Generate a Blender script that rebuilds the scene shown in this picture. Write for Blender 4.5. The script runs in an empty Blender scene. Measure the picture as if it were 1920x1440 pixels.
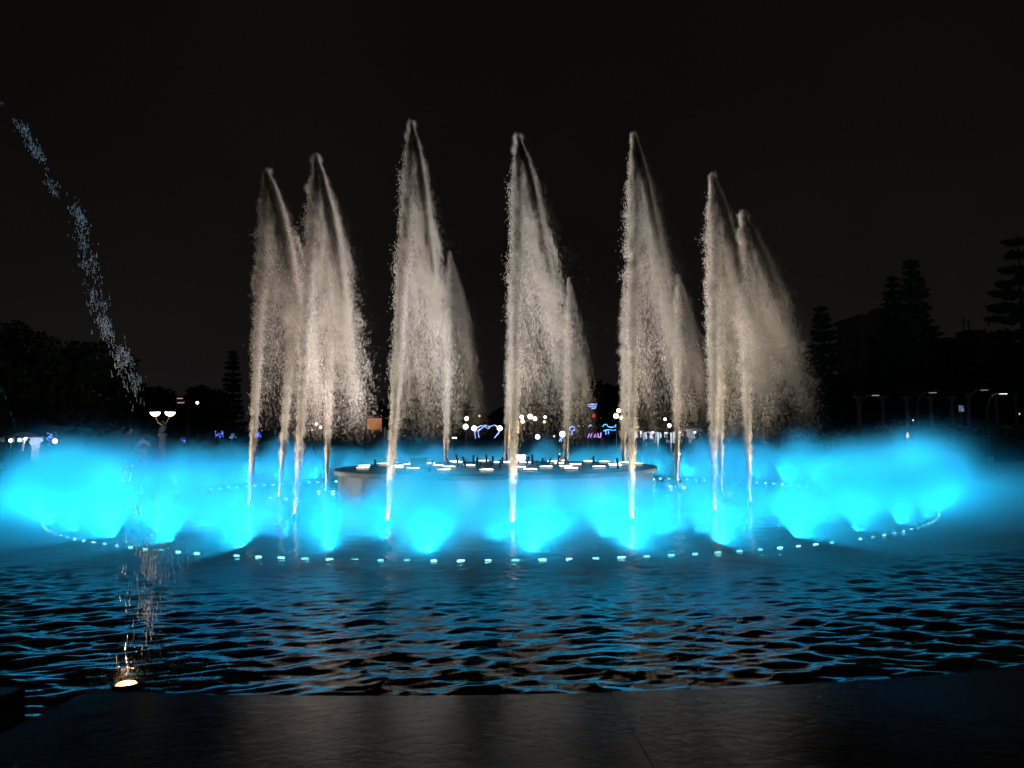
import bpy, bmesh, math, random
import numpy as np
from mathutils import Vector, Matrix, Quaternion
rng = np.random.default_rng(7)
random.seed(7)
R = math.radians
SC = bpy.context.scene
COL = SC.collection

# ------------------------------------------------------------------ camera, sky, exposure
F_PX, HZ, EYE = 1443.0, 817.0, 1.67           # focal length in photo pixels, horizon row, eye height over the water
PITCH = math.atan((HZ - 720.0) / F_PX)
ROLL = R(0.45)
cam_data = bpy.data.cameras.new('camera')
cam_data.sensor_width = 36.0
cam_data.lens = 36.0 * F_PX / 1920.0
cam_data.clip_start, cam_data.clip_end = 0.05, 2000.0
cam = bpy.data.objects.new('camera', cam_data); COL.objects.link(cam)
cam.matrix_world = (Matrix.Translation((0, 0, EYE)) @ Matrix.Rotation(R(90) + PITCH, 4, 'X')
                    @ Matrix.Rotation(-ROLL, 4, 'Z'))
SC.camera = cam
CAM_M = cam.matrix_world.copy()

def W(px, py, depth):
    """World point seen at photo pixel (px, py) at ground distance `depth` in front of the camera."""
    d = CAM_M.to_3x3() @ Vector(((px - 960) / F_PX, (720 - py) / F_PX, -1.0))
    return CAM_M.translation + d * (depth / d.y)

world = bpy.data.worlds.new('World'); SC.world = world; world.use_nodes = True
wn, wl = world.node_tree.nodes, world.node_tree.links
bg = wn['Background']
tc = wn.new('ShaderNodeTexCoord'); sx = wn.new('ShaderNodeSeparateXYZ'); rp = wn.new('ShaderNodeValToRGB')
wl.new(tc.outputs['Generated'], sx.inputs[0]); wl.new(sx.outputs['Z'], rp.inputs[0]); wl.new(rp.outputs[0], bg.inputs['Color'])
el = rp.color_ramp.elements            # city night sky: faint brownish skyglow, a little stronger near the horizon
el[0].position, el[0].color = 0.0, (0.0088, 0.0080, 0.0080, 1)
el[1].position, el[1].color = 0.55, (0.0030, 0.0026, 0.0019, 1)
e = el.new(0.22); e.color = (0.0052, 0.0044, 0.0038, 1)
nz = wn.new('ShaderNodeTexNoise'); nz.inputs['Scale'].default_value = 2.2; nz.inputs['Detail'].default_value = 3.0   # thin uneven cloud
wl.new(tc.outputs['Generated'], nz.inputs['Vector'])
mr = wn.new('ShaderNodeMapRange'); mr.inputs[1].default_value = 0.3; mr.inputs[2].default_value = 0.7; mr.inputs[3].default_value = 0.7; mr.inputs[4].default_value = 1.25
wl.new(nz.outputs['Fac'], mr.inputs[0]); wl.new(mr.outputs[0], bg.inputs['Strength'])

SC.view_settings.view_transform = 'Standard'; SC.view_settings.look = 'None'
SC.view_settings.exposure = 0.0; SC.view_settings.gamma = 1.0
SC.view_settings.use_curve_mapping = False
cy = SC.cycles
cy.use_denoising = True
try: cy.denoiser = 'OPENIMAGEDENOISE'
except Exception: pass
cy.max_bounces = 5; cy.diffuse_bounces = 0; cy.glossy_bounces = 2; cy.transmission_bounces = 2
cy.volume_bounces = 1; cy.transparent_max_bounces = 24
cy.volume_step_rate = 1.0; cy.volume_max_steps = 256
cy.sample_clamp_indirect = 3.0
cy.caustics_reflective = False; cy.caustics_refractive = False
cy.use_light_tree = True
cy.use_adaptive_sampling = True; cy.adaptive_threshold = 0.06

# ------------------------------------------------------------------ helpers
def link(o, parent=None):
    COL.objects.link(o)
    if parent is not None: o.parent = parent
    return o

def tag(o, label=None, cat=None, group=None, kind=None):
    if label: o['label'] = label
    if cat: o['category'] = cat
    if group: o['group'] = group
    if kind: o['kind'] = kind
    return o

def empty(name, loc=(0, 0, 0), rz=0.0, parent=None):
    o = bpy.data.objects.new(name, None); o.empty_display_size = 0.1
    o.location = loc; o.rotation_euler = (0, 0, rz)
    return link(o, parent)

def mesh_from(name, verts, faces):
    me = bpy.data.meshes.new(name)
    me.from_pydata([tuple(v) for v in verts], [], [tuple(f) for f in faces]); me.update()
    return me

def mesh_np(name, v, f):
    """Fast triangle mesh from numpy arrays."""
    me = bpy.data.meshes.new(name)
    v = np.asarray(v, np.float32); f = np.asarray(f, np.int32); k = f.shape[1]
    me.vertices.add(len(v)); me.vertices.foreach_set('co', v.ravel())
    me.loops.add(f.size); me.loops.foreach_set('vertex_index', f.ravel())
    me.polygons.add(len(f))
    me.polygons.foreach_set('loop_start', np.arange(0, f.size, k, dtype=np.int32))
    me.polygons.foreach_set('loop_total', np.full(len(f), k, np.int32))
    me.update(calc_edges=True)
    return me

def obj(name, me, m=None, parent=None, loc=None, rz=None, smooth=False):
    o = bpy.data.objects.new(name, me)
    if m is not None and (len(me.materials) == 0): me.materials.append(m)
    if loc is not None: o.location = loc
    if rz is not None: o.rotation_euler = (0, 0, rz)
    if smooth: me.polygons.foreach_set('use_smooth', np.ones(len(me.polygons), bool))
    return link(o, parent)

class MB:
    """Collects shapes for one mesh."""
    def __init__(s): s.v = []; s.f = []
    def add(s, v, f):
        b = len(s.v); s.v += [tuple(p) for p in v]; s.f += [tuple(i + b for i in q) for q in f]; return s
    def box(s, c, d, rz=0.0, ch=0.0):
        hx, hy, hz = d[0] / 2, d[1] / 2, d[2] / 2
        pts = []
        ca, sa = math.cos(rz), math.sin(rz)
        for z in (-hz, hz):
            for x, y in ((-hx, -hy), (hx, -hy), (hx, hy), (-hx, hy)):
                pts.append((c[0] + x * ca - y * sa, c[1] + x * sa + y * ca, c[2] + z))
        return s.add(pts, [(3, 2, 1, 0), (4, 5, 6, 7), (0, 1, 5, 4), (1, 2, 6, 5), (2, 3, 7, 6), (3, 0, 4, 7)])
    def lathe(s, prof, c=(0, 0, 0), n=16, closed_ends=True):
        v, f = [], []
        for r_, z in prof:
            for i in range(n):
                a = 2 * math.pi * i / n
                v.append((c[0] + r_ * math.cos(a), c[1] + r_ * math.sin(a), c[2] + z))
        for j in range(len(prof) - 1):
            for i in range(n):
                k = (i + 1) % n
                f.append((j * n + i, j * n + k, (j + 1) * n + k, (j + 1) * n + i))
        if closed_ends:
            f.append(tuple(range(n - 1, -1, -1))); f.append(tuple((len(prof) - 1) * n + i for i in range(n)))
        return s.add(v, f)
    def tube(s, pts, rad, n=8):
        pts = [Vector(p) for p in pts]
        if not hasattr(rad, '__len__'): rad = [rad] * len(pts)
        v, f = [], []
        up = Vector((0, 0, 1))
        for i, p in enumerate(pts):
            t = (pts[min(i + 1, len(pts) - 1)] - pts[max(i - 1, 0)]).normalized()
            a = t.cross(up)
            if a.length < 1e-3: a = t.cross(Vector((0, 1, 0)))
            a.normalize(); b = t.cross(a).normalized()
            for k in range(n):
                th = 2 * math.pi * k / n
                v.append(p + (a * math.cos(th) + b * math.sin(th)) * rad[i])
        for i in range(len(pts) - 1):
            for k in range(n):
                q = (k + 1) % n
                f.append((i * n + k, i * n + q, (i + 1) * n + q, (i + 1) * n + k))
        f.append(tuple(range(n))); f.append(tuple((len(pts) - 1) * n + k for k in range(n - 1, -1, -1)))
        return s.add(v, f)
    def build(s, name, m, parent=None, smooth=False, loc=None):
        return obj(name, mesh_from(name, s.v, s.f), m, parent, loc=loc, smooth=smooth)
    def mesh(s, name): return mesh_from(name, s.v, s.f)

class G:
    """Small node-graph writer."""
    def __init__(s, m): s.nt = m.node_tree; s.n = s.nt.nodes; s.l = s.nt.links
    def put(s, sock, v):
        if isinstance(v, bpy.types.NodeSocket): s.l.new(v, sock)
        else: sock.default_value = v
    def m(s, op, a, b=None, c=None, clamp=False):
        n = s.n.new('ShaderNodeMath'); n.operation = op; n.use_clamp = clamp
        s.put(n.inputs[0], a)
        if b is not None: s.put(n.inputs[1], b)
        if c is not None: s.put(n.inputs[2], c)
        return n.outputs[0]
    def coord(s, kind='Object'): return s.n.new('ShaderNodeTexCoord').outputs[kind]
    def sep(s, v):
        n = s.n.new('ShaderNodeSeparateXYZ'); s.l.new(v, n.inputs[0]); return n.outputs
    def comb(s, x, y, z):
        n = s.n.new('ShaderNodeCombineXYZ')
        for i, q in enumerate((x, y, z)): s.put(n.inputs[i], q)
        return n.outputs[0]
    def noise(s, vec, scale, detail=2.0, rough=0.5):
        n = s.n.new('ShaderNodeTexNoise'); s.l.new(vec, n.inputs['Vector'])
        n.inputs['Scale'].default_value = scale; n.inputs['Detail'].default_value = detail
        n.inputs['Roughness'].default_value = rough
        return n.outputs['Fac']
    def rng(s, v, a, b, c, d, smooth=False):
        n = s.n.new('ShaderNodeMapRange'); n.interpolation_type = 'SMOOTHSTEP' if smooth else 'LINEAR'
        s.put(n.inputs[0], v)
        for i, q in enumerate((a, b, c, d)): s.put(n.inputs[i + 1], q)
        return n.outputs[0]
    def ramp(s, v, stops):
        n = s.n.new('ShaderNodeValToRGB'); s.l.new(v, n.inputs[0]); e = n.color_ramp.elements
        while len(e) < len(stops): e.new(0.5)
        for q, (p, c) in zip(e, stops): q.position = p; q.color = (*c, 1)
        return n.outputs[0]
    def gauss(s, v, w):
        q = s.m('DIVIDE', v, w); q = s.m('MULTIPLY', q, q)
        return s.m('EXPONENT', s.m('MULTIPLY', q, -1.0))

def new_mat(name):
    m = bpy.data.materials.new(name); m.use_nodes = True
    return m

def paint(name, col, rough=0.6, metal=0.0, var=0.25, scale=6.0, bump=0.0, spec=0.5):
    """Plain surface with procedural wear and grain."""
    m = new_mat(name); g = G(m); b = g.n['Principled BSDF']
    nz = g.noise(g.coord(), scale, 5.0, 0.6)
    lo = tuple(c * (1 - var) for c in col); hi = tuple(min(1, c * (1 + var)) for c in col)
    g.put(b.inputs['Base Color'], g.ramp(nz, [(0.3, lo), (0.7, hi)]))
    b.inputs['Roughness'].default_value = rough; b.inputs['Metallic'].default_value = metal
    b.inputs['Specular IOR Level'].default_value = spec
    if bump:
        bp = g.n.new('ShaderNodeBump'); bp.inputs['Strength'].default_value = bump; bp.inputs['Distance'].default_value = 0.02
        g.l.new(g.noise(g.coord(), scale * 6, 4.0), bp.inputs['Height']); g.l.new(bp.outputs[0], b.inputs['Normal'])
    return m

def glow(name, col, strength, var=0.0, scale=20.0):
    m = new_mat(name); g = G(m)
    b = g.n['Principled BSDF']; b.inputs['Base Color'].default_value = (*[min(c, 0.8) for c in col], 1)
    b.inputs['Emission Color'].default_value = (*col, 1)
    if var:
        nz = g.noise(g.coord(), scale, 2.0)
        g.put(b.inputs['Emission Strength'], g.m('MULTIPLY', g.rng(nz, 0.35, 0.65, 1 - var, 1 + var), strength))
    else: b.inputs['Emission Strength'].default_value = strength
    m.cycles.emission_sampling = 'NONE'          # tiny lenses: their light is carried by the lamps beside them
    return m

def lamp(name, kind, loc, energy, col, parent=None, radius=0.05, aim=None, cone=None, blend=1.0):
    d = bpy.data.lights.new(name, kind); d.energy = energy; d.color = col; d.shadow_soft_size = radius
    if kind == 'SPOT': d.spot_size = cone; d.spot_blend = blend
    o = bpy.data.objects.new(name, d)
    o.location = loc
    if aim is not None: o.rotation_euler = Vector(aim).to_track_quat('-Z', 'Y').to_euler()
    return link(o, parent)

# ------------------------------------------------------------------ plan of the place (metres; water surface at z = 0)
FC = Vector((-0.45, 21.0, 0.0))        # fountain centre
RING_R, JET_R, DECK_R, DECK_Z = 10.5, 6.5, 4.3, 0.83
PC, POOL_R = Vector((-0.5, 20.0, 0.0)), 15.5

# ------------------------------------------------------------------ materials
M = {}
M['stone'] = None
def wet_stone():
    m = new_mat('wet_granite'); g = G(m); b = g.n['Principled BSDF']
    co = g.coord('Object')
    big = g.noise(co, 0.9, 5.0, 0.65); fine = g.noise(co, 90.0, 3.0, 0.6)
    mixv = g.m('ADD', g.m('MULTIPLY', big, 0.75), g.m('MULTIPLY', fine, 0.25))
    g.put(b.inputs['Base Color'], g.ramp(mixv, [(0.3, (0.045, 0.043, 0.040)), (0.7, (0.09, 0.085, 0.077))]))
    wet = g.noise(co, 0.8, 0.0)
    g.put(b.inputs['Roughness'], g.rng(wet, 0.2, 0.8, 0.18, 0.28, True))
    bp = g.n.new('ShaderNodeBump'); bp.inputs['Strength'].default_value = 0.25; bp.inputs['Distance'].default_value = 0.01
    g.l.new(g.noise(co, 14.0, 6.0, 0.65), bp.inputs['Height']); g.l.new(bp.outputs[0], b.inputs['Normal'])
    return m
M['stone'] = wet_stone()
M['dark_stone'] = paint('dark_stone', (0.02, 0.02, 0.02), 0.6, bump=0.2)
M['paving'] = paint('paving', (0.11, 0.10, 0.095), 0.75, scale=2.0, bump=0.3)
M['steel'] = paint('brushed_steel', (0.30, 0.30, 0.30), 0.4, 0.9)
M['black_metal'] = paint('black_metal', (0.02, 0.02, 0.022), 0.45, 0.6)
M['deck'] = paint('deck_plate', (0.09, 0.09, 0.088), 0.35, 0.2, bump=0.15)
M['concrete'] = paint('concrete', (0.22, 0.22, 0.215), 0.7, scale=3.0, bump=0.2)

def water_mat():
    m = new_mat('pool_water'); g = G(m); b = g.n['Principled BSDF']
    b.inputs['Base Color'].default_value = (0.002, 0.006, 0.008, 1)
    b.inputs['Roughness'].default_value = 0.035; b.inputs['IOR'].default_value = 1.33
    bp = g.n.new('ShaderNodeBump'); bp.inputs['Strength'].default_value = 0.12; bp.inputs['Distance'].default_value = 0.02
    g.l.new(g.noise(g.coord(), 9.0, 3.0, 0.55), bp.inputs['Height']); g.l.new(bp.outputs[0], b.inputs['Normal'])
    return m
M['water'] = water_mat()

def spray_mat(name='white_water', col=(0.88, 0.88, 0.87), alpha=1.0):
    m = new_mat(name); g = G(m); g.n.remove(g.n['Principled BSDF'])
    out = g.n['Material Output']
    co = g.noise(g.coord(), 7.0, 2.0)
    c = g.ramp(co, [(0.3, tuple(x * 0.9 for x in col)), (0.7, col)])
    d = g.n.new('ShaderNodeBsdfDiffuse'); t = g.n.new('ShaderNodeBsdfTranslucent'); mx = g.n.new('ShaderNodeMixShader')
    g.l.new(c, d.inputs['Color']); g.l.new(c, t.inputs['Color'])
    if alpha < 0.3:                                   # a puff of drops scatters alike whichever way each drop is turned
        up = g.comb(0.0, 0.0, 1.0); g.l.new(up, d.inputs['Normal']); g.l.new(up, t.inputs['Normal'])
    mx.inputs[0].default_value = 0.5; g.l.new(d.outputs[0], mx.inputs[1]); g.l.new(t.outputs[0], mx.inputs[2])
    last = mx
    if alpha < 1.0:                                   # drops are partly clear
        tr = g.n.new('ShaderNodeBsdfTransparent'); m2 = g.n.new('ShaderNodeMixShader'); m2.inputs[0].default_value = alpha
        g.l.new(tr.outputs[0], m2.inputs[1]); g.l.new(mx.outputs[0], m2.inputs[2]); last = m2
    g.l.new(last.outputs[0], out.inputs['Surface'])
    return m
M['fine_spray'] = spray_mat('fine_spray', alpha=0.105)
M['column_spray'] = spray_mat('column_spray', alpha=0.45)
M['drops'] = spray_mat('clear_drops', (0.7, 0.7, 0.7), alpha=0.2)
M['spray'] = spray_mat()

# ------------------------------------------------------------------ ground, pool rim, water
def annulus(name, r0, r1, z, n, m, center):
    v, f = [], []
    for i in range(n):
        a = 2 * math.pi * i / n
        v += [(r0 * math.cos(a), r0 * math.sin(a), z), (r1 * math.cos(a), r1 * math.sin(a), z)]
    for i in range(n):
        j = (i + 1) % n
        f.append((2 * i, 2 * i + 1, 2 * j + 1, 2 * j))
    return obj(name, mesh_from(name, v, f), m, loc=center)

tag(annulus('ground', POOL_R + 0.7, 700.0, 0.12, 96, M['paving'], PC), 'dark paved plaza around the fountain pool', 'ground', kind='structure')

def water_grid():
    def axis(lo, a, b, hi, fine, coarse):
        return np.unique(np.round(np.concatenate([np.arange(lo, a, coarse), np.arange(a, b, fine), np.arange(b, hi + coarse, coarse)]), 4))
    xs = axis(-17.0, -6.6, 6.6, 16.0, 0.03, 0.16); ys = axis(3.9, 4.0, 10.8, 36.4, 0.024, 0.16)
    X, Y = np.meshgrid(xs, ys)
    Z = np.zeros_like(X)
    r = np.random.default_rng(11)
    for i in range(90):
        lam = 0.09 * (0.62 / 0.09) ** r.random()
        k = 2 * math.pi / lam
        base = math.pi / 2 + r.normal(0, 0.42)              # crests run mostly across the view, away from the fountain
        kx, ky = k * math.cos(base), k * math.sin(base)
        amp = 0.0047 * lam ** 0.9 * (0.4 + r.random())
        patch = 0.55 + 0.45 * np.sin(X * r.uniform(0.3, 1.1) + Y * r.uniform(0.3, 1.1) + r.uniform(0, 6.28))
        ph = kx * X + ky * Y + r.uniform(0, 6.28) + 0.8 * np.sin(0.9 * X + r.uniform(0, 6)) + 0.8 * np.sin(1.1 * Y + r.uniform(0, 6))
        s = 0.5 + 0.5 * np.sin(ph)
        Z += amp * patch * (2 * s ** 1.6 - 1)
    ny, nx = X.shape
    v = np.stack([X.ravel(), Y.ravel(), Z.ravel()], 1)
    idx = np.arange(nx * ny).reshape(ny, nx)
    f = np.stack([idx[:-1, :-1].ravel(), idx[:-1, 1:].ravel(), idx[1:, 1:].ravel(), idx[1:, :-1].ravel()], 1)
    o = obj('water', mesh_np('water', v, f), M['water'], smooth=True)
    tag(o, 'dark rippled pool water reflecting the cyan glow', 'water', kind='structure')
water_grid()

def pool_rim():
    root = tag(empty('pool_rim', PC), 'wet stone rim of wide slabs around the round fountain pool', 'pool rim', kind='structure')
    n = 32; step = 2 * math.pi / n; gap = 0.0025
    # a joint of the near side lies at x = +0.54, one wider gap left of the slab before it
    a0 = math.atan2(4.62 - PC.y, 0.54 - PC.x)
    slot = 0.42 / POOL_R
    r0, r1 = POOL_R, POOL_R + 3.2
    sub = 6
    for i in range(n):
        a1 = a0 + i * step + gap / POOL_R; a2 = a0 + (i + 1) * step - gap / POOL_R
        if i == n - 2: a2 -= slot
        dz = random.uniform(-0.004, 0.004)
        prof = [(r0, -0.5), (r0, 0.185), (r0 + 0.015, 0.2), (r1, 0.2), (r1, 0.0)]
        v, f = [], []
        for j in range(sub + 1):
            a = a1 + (a2 - a1) * j / sub
            for r_, z in prof: v.append((r_ * math.cos(a), r_ * math.sin(a), z + dz))
        k = len(prof)
        for j in range(sub):
            for q in range(k - 1):
                f.append((j * k + q, j * k + q + 1, (j + 1) * k + q + 1, (j + 1) * k + q))
        f.append(tuple(range(k - 1, -1, -1))); f.append(tuple(sub * k + q for q in range(k)))
        obj('slab', mesh_from('slab', v, f), M['stone'], root)
    v, f = [], []          # dark bed under the slabs and across the wider gap
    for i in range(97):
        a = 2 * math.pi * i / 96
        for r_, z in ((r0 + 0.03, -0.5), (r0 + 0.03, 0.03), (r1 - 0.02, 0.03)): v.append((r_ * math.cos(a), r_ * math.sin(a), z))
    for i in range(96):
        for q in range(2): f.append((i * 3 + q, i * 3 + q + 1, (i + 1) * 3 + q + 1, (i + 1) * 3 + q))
    obj('dark_bed', mesh_from('dark_bed', v, f), M['dark_stone'], root)
pool_rim()

# ------------------------------------------------------------------ ring of blue lights with its mist
CYAN = (0.010, 0.52, 1.0)
def fountain_ring():
    root = tag(empty('fountain_ring', FC), 'wide ring pipe of cyan underwater lights and mist nozzles just above the water', 'fountain ring')
    v, f = [], []
    n = 180
    for i in range(n):
        a = 2 * math.pi * i / n
        for k in range(6):
            t = 2 * math.pi * k / 6
            rr = RING_R + 0.05 * math.cos(t)
            v.append((rr * math.cos(a), rr * math.sin(a), -0.055 + 0.05 * math.sin(t)))
    for i in range(n):
        j = (i + 1) % n
        for k in range(6):
            q = (k + 1) % 6
            f.append((i * 6 + k, j * 6 + k, j * 6 + q, i * 6 + q))
    MB().add(v, f).build('ring_pipe', M['steel'], root, smooth=True)
    lens = MB().lathe([(0.05, -0.02), (0.048, 0.002), (0.03, 0.004), (0.0, 0.005)], n=10).mesh('light_lens')
    noz = MB().lathe([(0.022, 0.0), (0.018, 0.03), (0.011, 0.04), (0.011, 0.05)], n=8).mesh('mist_nozzle')
    gl = glow('cyan_lens', (0.30, 0.95, 1.0), 7.0)
    lens.materials.append(gl); lens_dim = lens.copy(); lens_dim.materials[0] = glow('cyan_lens_dim', (0.2, 0.9, 1.0), 4.0)
    for i in range(n):
        a = 2 * math.pi * i / n + R(0.6)
        p = (RING_R * math.cos(a), RING_R * math.sin(a), 0.0)
        if i in (124, 151): continue                      # two dark lamps, as in the photograph
        o = obj('light', lens, gl, root, loc=(p[0], p[1], 0.005), rz=a)
        s = random.uniform(0.6, 0.85); o.scale = (0.6 * s, 1.4 * s, 1.0)
        if random.random() < 0.5:                          # some lenses are dimmer
            o.data = lens_dim
        obj('nozzle', noz, M['black_metal'], root, loc=(p[0] * 0.988, p[1] * 0.988, -0.03))
    fill_mesh = MB().lathe([(0.07, -0.12), (0.07, 0.0), (0.09, 0.03), (0.085, 0.035), (0.06, 0.01)], n=10, closed_ends=False).mesh('added_mist_fill_housing')
    k = 48
    for i in range(k):
        a = 2 * math.pi * (i + 0.5) / k
        dx, dy = math.cos(a), math.sin(a)
        lamp('ring_lamp', 'SPOT', (RING_R * dx, RING_R * dy, 0.13), (150.0 + 170.0 * max(0.0, -dy)) * random.uniform(0.5, 1.5), CYAN, root, 0.012, aim=(0.7 * dx, 0.7 * dy, 1), cone=R(113), blend=0.08)
    k = 72                                                    # unseen floods added inside the ring to brighten the mist band
    for i in range(k):
        a = 2 * math.pi * (i + 0.25) / k + R(random.uniform(-0.6, 0.6)); dx, dy = math.cos(a), math.sin(a)
        q = RING_R - 1.15
        obj('added_mist_fill_housing', fill_mesh, M['black_metal'], root, loc=(q * dx, q * dy, 0.0))
        col = CYAN if random.random() > 0.12 else (0.02, 0.30, 1.0)
        lamp('added_mist_fill_lamp', 'SPOT', (q * dx, q * dy, 0.10), (150.0 + 400.0 * max(0.0, -dy)) * random.uniform(0.8, 1.2), col, root, 0.03, aim=(1.05 * dx, 1.05 * dy, 1), cone=R(78), blend=0.5)
fountain_ring()

def mist():
    m = new_mat('cyan_lit_mist'); g = G(m); g.n.remove(g.n['Principled BSDF'])
    x, y, z = g.sep(g.coord('Object'))
    ma = lambda a, b, c: g.m('MULTIPLY_ADD', a, b, c)
    def nexp2(a): return g.m('EXPONENT', g.m('MULTIPLY', a, -1.0))
    r2 = ma(x, x, g.m('MULTIPLY', y, y))
    r = g.m('SQRT', r2)
    rho = g.m('SUBTRACT', r, RING_R); rho2 = g.m('MULTIPLY', rho, rho)
    ang = g.m('ARCTAN2', y, x)
    s1, s2, s3, s4 = [g.m('SINE', ma(ang, k_, p_)) for k_, p_ in ((11.0, .7), (19.0, .4), (31.0, 2.2), (43.0, 4.0))]
    ca2 = g.m('DIVIDE', g.m('MULTIPLY', x, x), r2)
    H = ma(s2, .09, ma(s3, .13, ma(s4, .08, ma(ca2, 0.28, 0.92))))          # how high each stretch of the ring blows
    ph = g.m('FRACT', ma(ang, 60 / (2 * math.pi), ma(s1, .5, g.m('MULTIPLY', s2, .3))))
    t = g.m('ABSOLUTE', ma(ph, 2.0, -1.0))                                   # 0 over a nozzle, 1 half-way to the next
    amp = g.m('MULTIPLY', ma(s1, .15, ma(s4, .17, 1.0)), ma(ca2, -0.5, 1.0))
    stem_amp = g.m('MAXIMUM', ma(s3, .9, ma(s1, .7, 0.35)), 0.0)
    top = nexp2(g.m('POWER', g.m('DIVIDE', z, H), 4.5))
    under = g.rng(g.m('SUBTRACT', z, ma(t, 0.23, 0.12)), 0.0, 0.55, 0.0, 1.0, True)   # the cloud's underside arches up between the nozzles
    lobe = g.m('MULTIPLY', g.m('MULTIPLY', g.gauss(rho, ma(z, 0.26, 0.16)), top), g.m('MULTIPLY', amp, under))
    ws = ma(z, 0.6, 0.08)
    stem = g.m('MULTIPLY', nexp2(g.m('DIVIDE', ma(t, t, g.m('MULTIPLY', rho2, 4.0)), g.m('MULTIPLY', ws, ws))), g.m('MULTIPLY', stem_amp, g.rng(z, 0.25, 0.75, 1.3, 0.0)))
    z2 = g.m('MULTIPLY', z, z)
    soft = g.m('MULTIPLY', nexp2(g.m('MULTIPLY', g.m('ADD', rho2, z2), 2.4)), g.rng(z, 0.0, 0.4, 0.14, 0.55))
    lo = g.m('ADD', rho, -1.35)
    low = nexp2(ma(z2, 3.2, g.m('MULTIPLY', g.m('MULTIPLY', lo, lo), 1.1)))
    d = ma(lobe, 4.8, ma(low, 0.75, g.m('ADD', stem, soft)))
    v = g.n.new('ShaderNodeVolumeScatter'); v.inputs['Color'].default_value = (1, 1, 1, 1)
    v.inputs['Anisotropy'].default_value = 0.0
    g.l.new(d, v.inputs['Density']); g.l.new(v.outputs[0], g.n['Material Output'].inputs['Volume'])
    m.cycles.volume_step_rate = 0.75
    prof = [(8.0, 0.03), (14.2, 0.03), (14.2, 0.35), (12.4, 1.9), (11.4, 2.3), (9.4, 2.3), (8.0, 1.6)]
    n = 96; v, f = [], []
    for i in range(n):
        a = 2 * math.pi * i / n
        for r_, z_ in prof: v.append((r_ * math.cos(a), r_ * math.sin(a), z_))
    k = len(prof)
    for i in range(n):
        j = (i + 1) % n
        for q in range(k):
            p = (q + 1) % k
            f.append((i * k + q, j * k + q, j * k + p, i * k + p))
    o = obj('mist', mesh_from('mist', v, f), m, loc=FC)
    tag(o, 'glowing cyan mist rising in soft lobes from the ring of lights', 'mist', kind='stuff')
mist()

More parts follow.
